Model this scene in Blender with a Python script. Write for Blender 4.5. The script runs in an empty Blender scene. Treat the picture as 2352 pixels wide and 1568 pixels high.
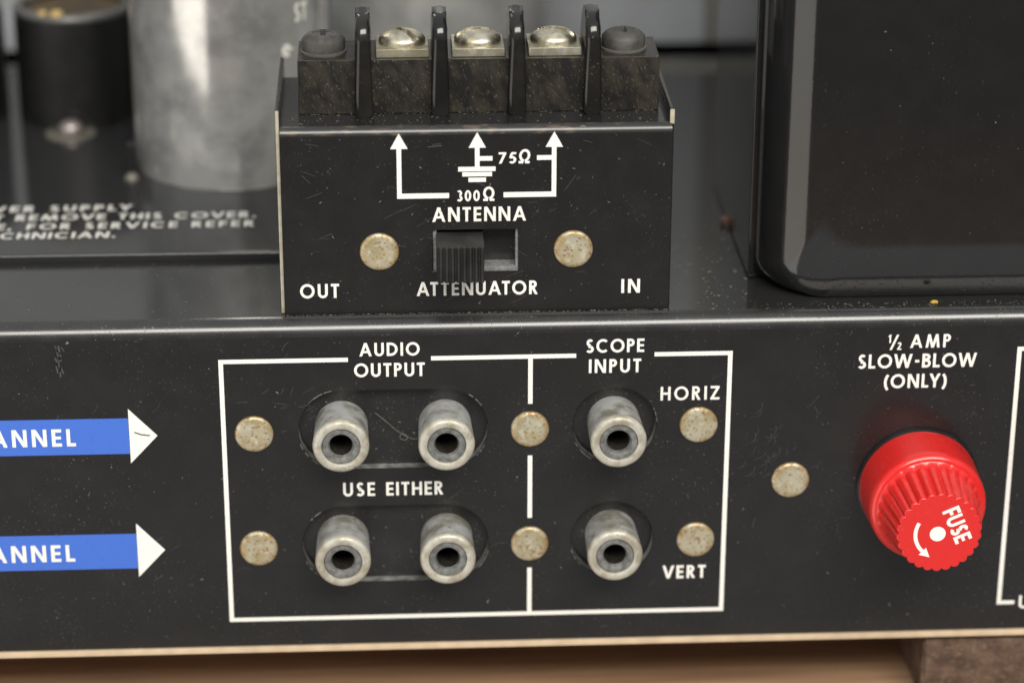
import bpy, bmesh, math, random
from mathutils import Matrix, Vector

random.seed(7)
SC = bpy.context.scene
COL = SC.collection
MM = 0.001                      # everything below is written in millimetres
PI = math.pi

# ------------------------------------------------------------------ camera
YAW, PITCH, ROLL, FPX = 0.05152087531713033, 0.39354688233470825, 0.002165189334812256, 6005.8
fw = Vector((math.sin(YAW) * math.cos(PITCH), math.cos(YAW) * math.cos(PITCH), -math.sin(PITCH)))
rt0 = Vector((math.cos(YAW), -math.sin(YAW), 0))
up0 = rt0.cross(fw)
rt = rt0 * math.cos(ROLL) + up0 * math.sin(ROLL)
up = -rt0 * math.sin(ROLL) + up0 * math.cos(ROLL)
cam_d = bpy.data.cameras.new('camera')
cam = bpy.data.objects.new('camera', cam_d)
COL.objects.link(cam)
M = Matrix((rt, up, -fw)).transposed().to_4x4()
M.translation = Vector((-20.574, -346.946, 166.924)) * MM
cam.matrix_world = M
cam_d.sensor_width = 36
cam_d.lens = 36 * FPX / 2352
cam_d.clip_start, cam_d.clip_end = 0.01, 20
cam_d.dof.use_dof = True
cam_d.dof.focus_distance = 0.374
cam_d.dof.aperture_fstop = 11.2
SC.camera = cam

# ------------------------------------------------------------------ world, lights, exposure
W = bpy.data.worlds.new('World'); SC.world = W
W.use_nodes = True
wn, wl = W.node_tree.nodes, W.node_tree.links
bg = wn['Background']
tc = wn.new('ShaderNodeTexCoord'); sx = wn.new('ShaderNodeSeparateXYZ'); rp = wn.new('ShaderNodeValToRGB')
wl.new(tc.outputs['Generated'], sx.inputs[0])
mr = wn.new('ShaderNodeMapRange'); mr.inputs[1].default_value = -1; mr.inputs[2].default_value = 1
wl.new(sx.outputs[2], mr.inputs[0]); wl.new(mr.outputs[0], rp.inputs[0])
el = rp.color_ramp.elements
el[0].position = 0.0; el[0].color = (.46, .46, .46, 1)
el[1].position = 1.0; el[1].color = (.62, .64, .66, 1)
for p_, c_ in ((.300, (.46, .46, .46)), (.320, (.26, .18, .13)), (.338, (.15, .075, .038)), (.352, (.05, .045, .045)), (.48, (.06, .06, .065)), (.60, (.30, .31, .33))):
    e_ = el.new(p_); e_.color = (*c_, 1)
wl.new(rp.outputs[0], bg.inputs[0]); bg.inputs[1].default_value = 1.0


def area(name, loc, target, sx_, sy_, power, col):
    d = bpy.data.lights.new(name, 'AREA'); d.shape = 'RECTANGLE'
    d.size, d.size_y, d.energy, d.color = sx_ * MM, sy_ * MM, power, col
    o = bpy.data.objects.new(name, d); COL.objects.link(o)
    o.location = Vector(loc) * MM
    o.rotation_euler = (Vector(target) - Vector(loc)).to_track_quat('-Z', 'Y').to_euler()
    return o


area('ceiling_lamp', (160, -840, 840), (0, 20, 0), 1050, 420, 20.5, (1.0, .955, .87))
area('streak_fill', (-530, -465, -200), (-20, 40, -10), 540, 720, 2.0, (1.0, .95, .86))  # unseen fill added for the bright streak on the can and bell edge

SC.view_settings.view_transform = 'Standard'
SC.view_settings.look = 'None'
SC.view_settings.exposure = 0
SC.view_settings.gamma = 1
SC.view_settings.use_curve_mapping = False


# ------------------------------------------------------------------ materials
class NT:
    def __init__(s, name):
        s.m = bpy.data.materials.new(name); s.m.use_nodes = True
        s.n, s.l = s.m.node_tree.nodes, s.m.node_tree.links
        s.p = s.n['Principled BSDF']
        tc = s.n.new('ShaderNodeTexCoord'); oi = s.n.new('ShaderNodeObjectInfo')
        mu = s.n.new('ShaderNodeVectorMath'); mu.operation = 'SCALE'; mu.inputs[3].default_value = 1000
        s.l.new(tc.outputs['Object'], mu.inputs[0])
        s.mm = mu.outputs[0]
        rr = s.n.new('ShaderNodeMath'); rr.operation = 'MULTIPLY'; rr.inputs[1].default_value = 300
        s.l.new(oi.outputs['Random'], rr.inputs[0])
        ad = s.n.new('ShaderNodeVectorMath'); ad.operation = 'ADD'
        s.l.new(mu.outputs[0], ad.inputs[0]); s.l.new(rr.outputs[0], ad.inputs[1])
        s.vec = ad.outputs[0]

    def noise(s, scale, lo, hi, detail=3, stretch=None, rot=None, rough=.5):
        v = s.vec
        if rot:
            mp = s.n.new('ShaderNodeMapping'); mp.vector_type = 'POINT'
            mp.inputs['Rotation'].default_value = rot
            s.l.new(v, mp.inputs[0]); v = mp.outputs[0]
        if stretch:
            mp = s.n.new('ShaderNodeMapping'); mp.inputs['Scale'].default_value = stretch
            s.l.new(v, mp.inputs[0]); v = mp.outputs[0]
        t = s.n.new('ShaderNodeTexNoise'); t.inputs['Scale'].default_value = scale
        t.inputs['Detail'].default_value = detail; t.inputs['Roughness'].default_value = rough
        s.l.new(v, t.inputs['Vector'])
        r = s.n.new('ShaderNodeMapRange'); r.inputs[1].default_value = lo; r.inputs[2].default_value = hi
        s.l.new(t.outputs[0], r.inputs[0])
        return r.outputs[0]

    def math(s, op, a, b):
        m = s.n.new('ShaderNodeMath'); m.operation = op; m.use_clamp = True
        for i, x in enumerate((a, b)):
            if isinstance(x, (int, float)): m.inputs[i].default_value = x
            else: s.l.new(x, m.inputs[i])
        return m.outputs[0]

    def mixc(s, f, a, b):
        m = s.n.new('ShaderNodeMix'); m.data_type = 'RGBA'
        if isinstance(f, (int, float)): m.inputs[0].default_value = f
        else: s.l.new(f, m.inputs[0])
        for i, x in ((6, a), (7, b)):
            if isinstance(x, tuple): m.inputs[i].default_value = (*x, 1)
            else: s.l.new(x, m.inputs[i])
        return m.outputs[2]

    def mixf(s, f, a, b):
        m = s.n.new('ShaderNodeMix'); m.data_type = 'FLOAT'
        s.l.new(f, m.inputs[0])
        for i, x in ((2, a), (3, b)):
            if isinstance(x, (int, float)): m.inputs[i].default_value = x
            else: s.l.new(x, m.inputs[i])
        return m.outputs[0]

    def set(s, key, v):
        i = s.p.inputs[key]
        if isinstance(v, tuple): i.default_value = (*v, 1)
        elif isinstance(v, (int, float)): i.default_value = v
        else: s.l.new(v, i)
        return s

    def bump(s, h, strength, dist):
        b = s.n.new('ShaderNodeBump'); b.inputs['Strength'].default_value = strength
        b.inputs['Distance'].default_value = dist * MM
        s.l.new(h, b.inputs['Height']); s.l.new(b.outputs[0], s.p.inputs['Normal'])
        return s


def black_paint(name, base=(.020, .020, .021), rough=.22, dust=.5, cloud=.35, ior=1.5, dustcol=(.20, .185, .155), orange=.05, rmix=3.0):
    t = NT(name)
    specks = t.noise(2.6, .66, .74, 2)
    scr = t.noise(1.0, .72, .82, 2, stretch=(2.2, 1, .45), rot=(0, math.radians(28), 0))
    area_ = t.noise(.07, .42, .68, 3)
    cl = t.noise(.22, .40, .80, 5)
    f = t.math('MULTIPLY', t.math('MAXIMUM', specks, scr), t.math('ADD', t.math('MULTIPLY', area_, dust), .08 * dust))
    f = t.math('ADD', f, t.math('MULTIPLY', cl, cloud * .16))
    t.set('Base Color', t.mixc(f, base, dustcol))
    t.set('Roughness', t.mixf(t.math('MULTIPLY', f, rmix), rough, .62))
    t.set('IOR', ior)
    if orange: t.bump(t.noise(1.1, .3, .7, 2), orange, .03)
    return t.m


def plain(name, col, rough=.5, metal=0.0, var=.15, scale=.6):
    t = NT(name)
    d = tuple(c * (1 - var * 2) for c in col)
    t.set('Base Color', t.mixc(t.noise(scale, .35, .65, 4), d, col)).set('Roughness', rough).set('Metallic', metal)
    return t.m


def tarnish(name, col, dark, spot, rough=.42, metal=.85, blot=.35, spots=(.60, .68), sscale=1.5, bumpd=.02, white=(.6, .6, .58)):
    t = NT(name)
    c = t.mixc(t.noise(blot, .42, .62, 5), col, dark)
    c = t.mixc(t.math('MULTIPLY', t.noise(.55, .56, .70, 4), .55), c, white)
    sp = t.math('MULTIPLY', t.noise(sscale, spots[0], spots[1], 4), .85)
    c = t.mixc(sp, c, spot)
    t.set('Base Color', c)
    t.set('Metallic', t.mixf(sp, metal, .1))
    t.set('Roughness', t.mixf(t.noise(.8, .4, .65, 3), rough, min(1, rough + .22)))
    t.bump(t.noise(2.2, .3, .7, 4), .35, bumpd)
    return t.m


def ink(name, col):
    t = NT(name)
    worn = t.math('MULTIPLY', t.noise(1.6, .60, .72, 4), .35)
    t.set('Base Color', t.mixc(worn, col, tuple(c * .6 for c in col))).set('Roughness', .45)
    return t.m


def wood(name, a, b, scale=.05):
    t = NT(name)
    g = t.noise(scale, .35, .65, 6, stretch=(.25, 3, 3))
    p = t.noise(scale * 9, .45, .75, 4, stretch=(.08, 3, 3))
    c = t.mixc(g, a, b)
    c = t.mixc(t.math('MULTIPLY', p, .5), c, tuple(x * .45 for x in a))
    t.set('Base Color', c).set('Roughness', .42)
    return t.m


MT = {}
MT['panel'] = black_paint('panel_black', base=(.012, .012, .0125), rough=.20, dust=.45, cloud=.16)
MT['deck'] = black_paint('deck_black', base=(.020, .020, .020), rough=.10, dust=.5, cloud=.12, ior=1.62, orange=0, rmix=.5)
MT['edgeroll'] = black_paint('rolled_edge_black', base=(.020, .020, .020), rough=.22, dust=.5, cloud=.3, ior=1.65, orange=.02)
t = NT('worn_roll')
_w = t.noise(.9, .56, .66, 4, stretch=(.35, 1, 1))
t.set('Base Color', t.mixc(_w, (.020, .020, .020), (.095, .066, .045))).set('Roughness', .30).set('IOR', 1.6)
MT['wornroll'] = t.m
MT['cover'] = black_paint('cover_black', base=(.022, .022, .023), rough=.10, dust=.4, cloud=.1, ior=1.5, orange=0, rmix=.5)
MT['bell'] = black_paint('transformer_black', base=(.012, .012, .0125), rough=.10, dust=.14, cloud=.08, ior=1.6, orange=.05)
MT['backing'] = black_paint('backing_black', base=(.014, .014, .015), rough=.2, dust=.6, cloud=.35)
MT['bakelite'] = black_paint('bakelite', base=(.010, .010, .010), rough=.12, dust=.3, cloud=.35, dustcol=(.2, .17, .12))
MT['knob'] = black_paint('knob_plastic', base=(.014, .014, .0145), rough=.45, dust=1.0, cloud=.8)
t = NT('bakelite_dusty')
_d = t.math('MULTIPLY', t.noise(.45, .40, .66, 5, stretch=(1.4, 1, .7), rot=(0, .4, 0)), .75)
_s = t.math('MULTIPLY', t.noise(2.2, .60, .72, 2, stretch=(2.4, 1, .5), rot=(0, math.radians(25), 0)), .7)
t.set('Base Color', t.mixc(_s, t.mixc(_d, (.009, .0085, .008), (.036, .031, .023)), (.11, .096, .07))).set('Roughness', .36)
MT['dusty'] = t.m
MT['white'] = ink('white_ink', (.82, .81, .76))
MT['faded'] = ink('faded_ink', (.62, .61, .56))
MT['blue'] = ink('blue_ink', (.050, .145, .58))
MT['edge'] = plain('bare_edge', (.42, .42, .41), .45, .3, .15, 1.5)
MT['hole'] = plain('hole_wall', (.36, .36, .35), .4, .2, .3, .8)
MT['frame'] = plain('switch_metal', (.33, .34, .345), .4, .3, .2, 1.5)
MT['cream'] = plain('cream_edge', (.46, .42, .325), .5, .0, .12, .8)
MT['tan'] = plain('tan_edge', (.70, .55, .38), .5, .1, .08, .3)
t = NT('tarnished_rivet')
_sx = t.n.new('ShaderNodeSeparateXYZ'); t.l.new(t.mm, _sx.inputs[0])
_ln = t.n.new('ShaderNodeCombineXYZ'); t.l.new(_sx.outputs[0], _ln.inputs[0]); t.l.new(_sx.outputs[2], _ln.inputs[1])
_vl = t.n.new('ShaderNodeVectorMath'); _vl.operation = 'LENGTH'; t.l.new(_ln.outputs[0], _vl.inputs[0])
_mr = t.n.new('ShaderNodeMapRange'); _mr.inputs[1].default_value = 1.7; _mr.inputs[2].default_value = 2.75
t.l.new(_vl.outputs['Value'], _mr.inputs[0])
_rim = t.math('MULTIPLY', _mr.outputs[0], t.noise(.8, .38, .62, 4))
_c = t.mixc(t.noise(.45, .40, .62, 5), (.52, .49, .37), (.41, .345, .20))
_c = t.mixc(t.math('MULTIPLY', t.noise(.9, .55, .68, 3), .7), _c, (.58, .57, .50))
_c = t.mixc(t.math('MULTIPLY', _rim, .95), _c, (.33, .21, .075))
_sp = t.math('MULTIPLY', t.noise(2.1, .56, .65, 4), .85)
_c = t.mixc(_sp, _c, (.19, .085, .025))
t.set('Base Color', _c).set('Metallic', t.mixf(_sp, .45, .05)).set('Roughness', t.mixf(t.noise(.9, .4, .65, 3), .34, .55))
t.bump(t.noise(1.8, .3, .7, 4), .4, .03)
MT['rivet'] = t.m
MT['nickel'] = tarnish('nickel_barrel', (.41, .415, .41), (.20, .19, .155), (.13, .11, .075), rough=.45, metal=.25, blot=.33, spots=(.64, .76), sscale=.8, white=(.46, .48, .50))
MT['rim'] = tarnish('nickel_rim', (.50, .485, .42), (.34, .31, .24), (.17, .13, .075), rough=.42, metal=.3, blot=.5, spots=(.62, .75), sscale=1.6, white=(.54, .53, .49))
MT['insert'] = plain('grey_insert', (.20, .20, .195), .5, .1, .25, 1.2)
MT['bore'] = plain('bore', (.035, .03, .024), .6, .2, .3, 1.5)
MT['screw'] = tarnish('bright_screw', (.66, .62, .50), (.48, .43, .31), (.3, .25, .14), rough=.38, metal=1.0, blot=.5, spots=(.68, .78), sscale=2, bumpd=.004, white=(.75, .73, .66))
MT['plate'] = tarnish('terminal_plate', (.46, .435, .34), (.33, .295, .20), (.22, .19, .1), rough=.36, metal=.8, blot=.4, spots=(.62, .74), sscale=1.5, bumpd=.01)
MT['blackscrew'] = tarnish('black_screw', (.075, .073, .07), (.05, .047, .043), (.18, .08, .035), rough=.5, metal=.2, blot=.5, spots=(.68, .74), sscale=1.0, white=(.10, .10, .10))
MT['red'] = None
t = NT('red_plastic')
t.set('Base Color', t.mixc(t.math('MULTIPLY', t.noise(1.2, .62, .72, 3), .12), (.62, .018, .016), (.72, .2, .16))).set('Roughness', t.mixf(t.noise(.5, .35, .65, 4), .20, .34))
t.set('Subsurface Weight', .08); t.p.inputs['Subsurface Radius'].default_value = (.002, .0004, .0003); t.set('Subsurface Scale', .5)
t.set('Coat Weight', .35).set('Coat Roughness', .16)
MT['red'] = t.m
t = NT('can_aluminium')
_c = t.mixc(t.noise(.16, .40, .66, 6), (.70, .70, .68), (.46, .46, .455))
_c = t.mixc(t.math('MULTIPLY', t.noise(.5, .52, .72, 4), .5), _c, (.76, .75, .72))
t.set('Base Color', _c).set('Metallic', .72).set('IOR', 1.2).set('Roughness', t.mixf(t.noise(.3, .35, .65, 5), .13, .19)).set('Anisotropic', .0)
tn = t.n.new('ShaderNodeTangent'); tn.direction_type = 'RADIAL'; tn.axis = 'Z'; t.l.new(tn.outputs[0], t.p.inputs['Tangent'])
t.bump(t.noise(.35, .3, .7, 3, stretch=(1, 1, .06)), .35, .05)
MT['can'] = t.m
t = NT('can_dull')
t.set('Base Color', t.mixc(t.noise(.12, .40, .66, 5), (.60, .60, .59), (.42, .42, .41))).set('Metallic', .6).set('Roughness', .36)
MT['can2'] = t.m
MT['sleeve'] = plain('black_sleeve', (.010, .010, .0095), .38, 0, .2, .3)
MT['canrim'] = plain('can_rim', (.22, .22, .21), .4, .7, .2, .3)
MT['brown'] = plain('brown_seal', (.10, .062, .024), .6, 0, .3, .3)
MT['solder'] = plain('gold_flux', (.62, .44, .16), .35, .1, .1, .8)
MT['wall'] = plain('partition_grey', (.36, .38, .40), .55, 0, .06, .05)
MT['wall2'] = plain('partition_brown_grey', (.20, .19, .175), .6, 0, .06, .05)
MT['ridge'] = plain('dusty_lip', (.12, .115, .10), .6, 0, .2, .2)
MT['wood'] = wood('board_wood', (.24, .145, .085), (.42, .275, .17))
t = NT('rough_foot')
_c = t.mixc(t.noise(.35, .35, .68, 6), (.060, .034, .022), (.15, .092, .062))
t.set('Base Color', t.mixc(t.math('MULTIPLY', t.noise(1.6, .55, .75, 3), .5), _c, (.25, .19, .14))).set('Roughness', .85)
t.bump(t.noise(.8, .3, .7, 5), .6, .3)
MT['foot'] = t.m
MT['rdust'] = plain('dull_washer', (.20, .185, .155), .5, .3, .25, .5)
MT['dust'] = plain('dust_grey', (.19, .183, .165), .9, 0, .2, 2)
MT['bdust'] = plain('brown_dust', (.115, .10, .076), .9, 0, .2, 2)
MT['scuff'] = plain('scuff_grey', (.075, .075, .073), .6, 0, .2, 2)
MT['crumb'] = plain('yellow_crumb', (.62, .42, .06), .7, 0, .2, 2)
MT['rust'] = plain('rusty_screw', (.22, .13, .10), .6, .4, .2, 1)
MT['pinkscrew'] = plain('dull_screw', (.46, .40, .38), .4, .7, .15, .8)


# ------------------------------------------------------------------ mesh helpers (millimetres)
class MB:
    def __init__(s):
        s.v, s.f, s.mi = [], [], []

    def add(s, vs, fs, mi=0):
        k = len(s.v)
        s.v += [tuple(p) for p in vs]
        s.f += [tuple(k + i for i in f) for f in fs]
        s.mi += [mi] * len(fs)
        return s

    def box(s, x0, x1, y0, y1, z0, z1, bev=0.0, seg=2, mi=0):
        bm = bmesh.new(); bmesh.ops.create_cube(bm, size=1)
        for v in bm.verts:
            v.co = Vector(((x0 + x1) / 2 + v.co.x * (x1 - x0), (y0 + y1) / 2 + v.co.y * (y1 - y0), (z0 + z1) / 2 + v.co.z * (z1 - z0)))
        if bev: bmesh.ops.bevel(bm, geom=bm.edges[:], offset=bev, segments=seg, profile=.5, affect='EDGES')
        return s.bm(bm, mi)

    def bm(s, bm, mi=0):
        bm.verts.index_update()
        s.add([v.co.copy() for v in bm.verts], [[v.index for v in f.verts] for f in bm.faces], mi)
        bm.free(); return s

    def lathe(s, prof, n=56, mi=0, c=(0, 0), axis='y', cap=(False, True)):
        """profile of (radius, along-axis); axis 'y' or 'z'"""
        vs, fs = [], []
        for r, h in prof:
            for i in range(n):
                a = 2 * PI * i / n
                if axis == 'y': vs.append((c[0] + r * math.cos(a), h, c[1] + r * math.sin(a)))
                else: vs.append((c[0] + r * math.cos(a), c[1] + r * math.sin(a), h))
        for k in range(len(prof) - 1):
            for i in range(n):
                j = (i + 1) % n
                q = (k * n + i, k * n + j, (k + 1) * n + j, (k + 1) * n + i)
                fs.append(q if axis == 'y' else q)
        if cap[0]: fs.append(tuple(range(n))[::-1])
        if cap[1]: fs.append(tuple((len(prof) - 1) * n + i for i in range(n)))
        return s.add(vs, fs, mi)

    def prism(s, poly, to3, d0, d1, mi=0):
        """polygon (2-D) lifted by to3(u, v, d) between depths d0 and d1"""
        n = len(poly)
        vs = [to3(u, v, d0) for u, v in poly] + [to3(u, v, d1) for u, v in poly]
        fs = [tuple(range(n))[::-1], tuple(range(n, 2 * n))]
        fs += [(i, (i + 1) % n, n + (i + 1) % n, n + i) for i in range(n)]
        return s.add(vs, fs, mi)

    def tube(s, pts, r, n=8, mi=0):
        pts = [Vector(p) for p in pts]; vs, fs = [], []
        for k, p in enumerate(pts):
            d = (pts[min(k + 1, len(pts) - 1)] - pts[max(k - 1, 0)]).normalized()
            a = d.orthogonal().normalized() if k == 0 else (a - d * a.dot(d)).normalized()
            b = d.cross(a)
            vs += [p + (a * math.cos(2 * PI * i / n) + b * math.sin(2 * PI * i / n)) * r for i in range(n)]
        for k in range(len(pts) - 1):
            fs += [(k * n + i, k * n + (i + 1) % n, (k + 1) * n + (i + 1) % n, (k + 1) * n + i) for i in range(n)]
        fs += [tuple(range(n)), tuple((len(pts) - 1) * n + i for i in range(n))]
        return s.add(vs, fs, mi)

    def build(s, name, mats, parent=None, smooth=35, loc=(0, 0, 0), fix=True, label=None):
        me = bpy.data.meshes.new(name)
        me.from_pydata([(x * MM, y * MM, z * MM) for x, y, z in s.v], [], s.f)
        if not isinstance(mats, (list, tuple)): mats = [mats]
        for m in mats: me.materials.append(m)
        me.polygons.foreach_set('material_index', s.mi)
        if fix:
            bm = bmesh.new(); bm.from_mesh(me)
            bmesh.ops.recalc_face_normals(bm, faces=bm.faces[:])
            bm.to_mesh(me); bm.free()
        if smooth:
            me.polygons.foreach_set('use_smooth', [True] * len(me.polygons))
            me.set_sharp_from_angle(angle=math.radians(smooth))
        me.update()
        o = bpy.data.objects.new(name, me); COL.objects.link(o)
        if smooth:
            wm = o.modifiers.new('weighted_normals', 'WEIGHTED_NORMAL'); wm.keep_sharp = True; wm.weight = 100
        if parent: o.parent = parent
        o.location = Vector(loc) * MM
        if label: o['label'] = label
        return o


def thing(name, label, cat, loc=(0, 0, 0), group=None):
    o = bpy.data.objects.new(name, None); COL.objects.link(o)
    o.empty_display_size = .005
    o.location = Vector(loc) * MM
    o['label'], o['category'] = label, cat
    if group: o['group'] = group
    return o


def tag(o, label, cat, group=None):
    o['label'], o['category'] = label, cat
    if group: o['group'] = group
    return o


def children(o):
    return [c for c in bpy.data.objects if c.parent == o]


def dup(o, loc=None, label=None, rot=None, parent=None):
    c = o.copy(); COL.objects.link(c)
    if parent: c.parent = parent
    if loc is not None: c.location = Vector(loc) * MM
    if rot is not None: c.rotation_euler = rot
    if label: c['label'] = label
    for ch in children(o): dup(ch, parent=c)
    return c


def fillet(poly, rad, seg=6):
    """round the corners of a 2-D polygon; rad is one number or one per corner"""
    out, n = [], len(poly)
    for i, p in enumerate(poly):
        r = rad[i] if isinstance(rad, (list, tuple)) else rad
        p = Vector(p); a = Vector(poly[i - 1]); b = Vector(poly[(i + 1) % n])
        if r <= 0: out.append(tuple(p)); continue
        d1, d2 = (a - p).normalized(), (b - p).normalized()
        ang = d1.angle(d2); t_ = r / math.tan(ang / 2)
        c = p + (d1 + d2).normalized() * (r / math.sin(ang / 2))
        s0, s1 = p + d1 * t_ - c, p + d2 * t_ - c
        a0 = math.atan2(s0.y, s0.x); da = math.atan2(s1.y, s1.x) - a0
        while da > PI: da -= 2 * PI
        while da < -PI: da += 2 * PI
        for k in range(seg + 1):
            q = a0 + da * k / seg
            out.append((c.x + r * math.cos(q), c.y + r * math.sin(q)))
    return out


def stadium(x0, x1, z, r, n=24):
    p = [(x1 + r * math.cos(a), z + r * math.sin(a)) for a in [(-.5 + k / n) * PI for k in range(n + 1)]]
    p += [(x0 + r * math.cos(a), z + r * math.sin(a)) for a in [(.5 + k / n) * PI for k in range(n + 1)]]
    return p


def circle(x, z, r, n=48):
    return [(x + r * math.cos(2 * PI * k / n), z + r * math.sin(2 * PI * k / n)) for k in range(n)]


def sheet_with_holes(mb, outer, holes, yf, th, lip=.1):
    """a sheet in the x-z plane, front face at y=yf, with through holes; hole walls get material 1"""
    bm = bmesh.new(); edges = []
    for loop in [outer] + holes:
        vs = [bm.verts.new((x, yf, z)) for x, z in loop]
        edges += [bm.edges.new((vs[i], vs[(i + 1) % len(vs)])) for i in range(len(vs))]
    bmesh.ops.triangle_fill(bm, edges=edges, use_beauty=True, use_dissolve=False)
    mb.bm(bm, 0)
    for loop in holes:
        n = len(loop)
        cx = sum(p[0] for p in loop) / n; cz = sum(p[1] for p in loop) / n
        vs = [(x, yf, z) for x, z in loop]
        inn = []
        for x, z in loop:
            d = Vector((cx - x, cz - z)).normalized() * lip
            inn.append((x + d.x, yf + lip, z + d.y))
        vs += inn + [(x, yf + th, z) for x, _, z in inn]
        mb.add(vs, [(i, (i + 1) % n, n + (i + 1) % n, n + i) for i in range(n)], 1)
        mb.add(vs, [(n + i, n + (i + 1) % n, 2 * n + (i + 1) % n, 2 * n + i) for i in range(n)], 2)


# ------------------------------------------------------------------ lettering: strokes of a geometric sans
def arc(cx, cy, rx, ry, a0, a1, n=18):
    return [(cx + rx * math.cos(math.radians(a0 + (a1 - a0) * k / n)), cy + ry * math.sin(math.radians(a0 + (a1 - a0) * k / n))) for k in range(n + 1)]


def ribbon(pts, w):
    """outline strip of a centre line as quads"""
    P = [Vector(p) for p in pts]
    q = [P[0]]
    for p in P[1:]:
        if (p - q[-1]).length > 1e-5: q.append(p)
    P = q; L, R = [], []
    for i, p in enumerate(P):
        d0 = (P[i] - P[i - 1]).normalized() if i else (P[1] - P[0]).normalized()
        d1 = (P[i + 1] - P[i]).normalized() if i < len(P) - 1 else d0
        n0, n1 = Vector((-d0.y, d0.x)), Vector((-d1.y, d1.x))
        m = (n0 + n1).normalized(); k = w / 2 / max(.3, m.dot(n0))
        L.append(tuple(p + m * k)); R.append(tuple(p - m * k))
    return [[R[i], R[i + 1], L[i + 1], L[i]] for i in range(len(P) - 1)]


def glyphs(t):
    h = t / 2

    def bar(x0, y0, x1, y1): return [[(x0, y0), (x1, y0), (x1, y1), (x0, y1)]]

    def diag(x0, y0, x1, y1, k=1.0):
        hw = t / 2 * k * math.sqrt(1 + ((x1 - x0) / (y1 - y0)) ** 2)
        return [[(x0 - hw, y0), (x0 + hw, y0), (x1 + hw, y1), (x1 - hw, y1)]]
    rb = lambda p: ribbon(p, t)
    G = {}
    G['A'] = (.84, [diag(.085, 0, .42, 1), diag(.755, 0, .42, 1), bar(.22, .24, .62, .24 + t * .9)])
    G['B'] = (.56, [bar(0, 0, t, 1), rb([(h, 1 - h), (.26, 1 - h)] + arc(.26, .755, .185, .245 - h, 90, -90) + [(h, .51)]), rb([(h, .51), (.28, .51)] + arc(.28, .255 + h / 2, .215, .255 - h / 2, 90, -90) + [(h, h)])])
    G['C'] = (.80, [rb(arc(.46, .5, .46 - h, .5 - h + .01, 48, 312, 32))])
    G['D'] = (.76, [bar(0, 0, t, 1), rb([(h, 1 - h), (.26, 1 - h)] + arc(.26, .5, .50 - h, .5 - h, 90, -90, 28) + [(h, h)])])
    G['E'] = (.50, [bar(0, 0, t, 1), bar(t * .9, 0, .50, t), bar(t * .9, 1 - t, .50, 1), bar(t * .9, .5 - h * .9, .47, .5 + h * .9)])
    G['F'] = (.48, [bar(0, 0, t, 1), bar(t * .9, 1 - t, .48, 1), bar(t * .9, .46 - h, .45, .46 + h)])
    G['H'] = (.68, [bar(0, 0, t, 1), bar(.68 - t, 0, .68, 1), bar(t * .9, .5 - h, .68 - t * .9, .5 + h)])
    G['I'] = (t, [bar(0, 0, t, 1)])
    G['L'] = (.46, [bar(0, 0, t, 1), bar(t * .9, 0, .46, t)])
    G['M'] = (.98, [diag(.085, 0, .22, 1), diag(.895, 0, .76, 1), diag(.49, 0, .22, 1), diag(.49, 0, .76, 1)])
    G['N'] = (.76, [bar(0, 0, t, 1), bar(.76 - t, 0, .76, 1), diag(.76 - t * .62, 0, t * .62, 1)])
    G['O'] = (.96, [rb(arc(.48, .5, .48 - h, .51 - h, 0, 360, 48))])
    G['P'] = (.52, [bar(0, 0, t, 1), rb([(h, 1 - h), (.26, 1 - h)] + arc(.26, .715, .26 - h, .285 - h, 90, -90) + [(h, .43 + h)])])
    G['R'] = (.58, [bar(0, 0, t, 1), rb([(h, 1 - h), (.26, 1 - h)] + arc(.26, .725, .26 - h, .275 - h, 90, -90) + [(h, .45 + h)]), diag(.49, 0, .24, .50)])
    G['S'] = (.54, [rb(arc(.28, .735, .24 - h, .275 - h, 32, 270, 22)[:-1] + arc(.26, .265 + h * .0, .28 - h, .275 - h, 90, -148, 24))])
    G['T'] = (.54, [bar(.27 - h, 0, .27 + h, 1), bar(0, 1 - t, .54, 1)])
    G['U'] = (.66, [rb([(h, 1)] + [(h, .34)] + arc(.33, .34, .33 - h, .35 - h, 180, 360, 24) + [(.66 - h, 1)])])
    G['V'] = (.80, [diag(.40, 0, .085, 1), diag(.40, 0, .715, 1)])
    G['W'] = (1.22, [diag(.33, 0, .085, 1), diag(.33, 0, .61, 1), diag(.89, 0, .61, 1), diag(.89, 0, 1.135, 1)])
    G['Y'] = (.72, [bar(.36 - h, 0, .36 + h, .46), diag(.36, .40, .085, 1), diag(.36, .40, .635, 1)])
    G['Z'] = (.62, [bar(0, 0, .62, t), bar(0, 1 - t, .60, 1), diag(.09, t * .5, .52, 1 - t * .5)])
    G['0'] = (.56, [rb(arc(.28, .5, .28 - h, .5 - h, 0, 360, 40))])
    G['1'] = (.30, [bar(.30 - t, 0, .30, 1), diag(.06, .74, .26, 1)])
    G['2'] = (.52, [rb(arc(.26, .72, .24 - h, .28 - h, 165, -42, 20) + [(.10, h)]), bar(0, 0, .52, t)])
    G['3'] = (.50, [rb(arc(.23, .745, .23 - h, .255 - h, 140, -90, 18)), rb(arc(.23, .265, .265 - h, .265 - h, 90, -145, 20))])
    G['5'] = (.52, [bar(.14, 1 - t, .48, 1), diag(.105, .5, .185, 1 - h), rb([(.11, .55)] + arc(.25, .32, .27 - h, .32 - h, 112, -140, 24))])
    G['7'] = (.52, [bar(0, 1 - t, .52, 1), diag(.16, 0, .44, 1 - h)])
    G['\u03a9'] = (.84, [rb([(.02, h), (.27, h)] + arc(.42, .60, .40 - h, .48 - h, 248, -68, 34) + [(.57, h), (.82, h)])])
    G['-'] = (.34, [bar(.03, .38, .31, .38 + t)])
    G['('] = (.26, [rb(arc(.42, .42, .34, .60, 118, 242, 16))])
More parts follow.
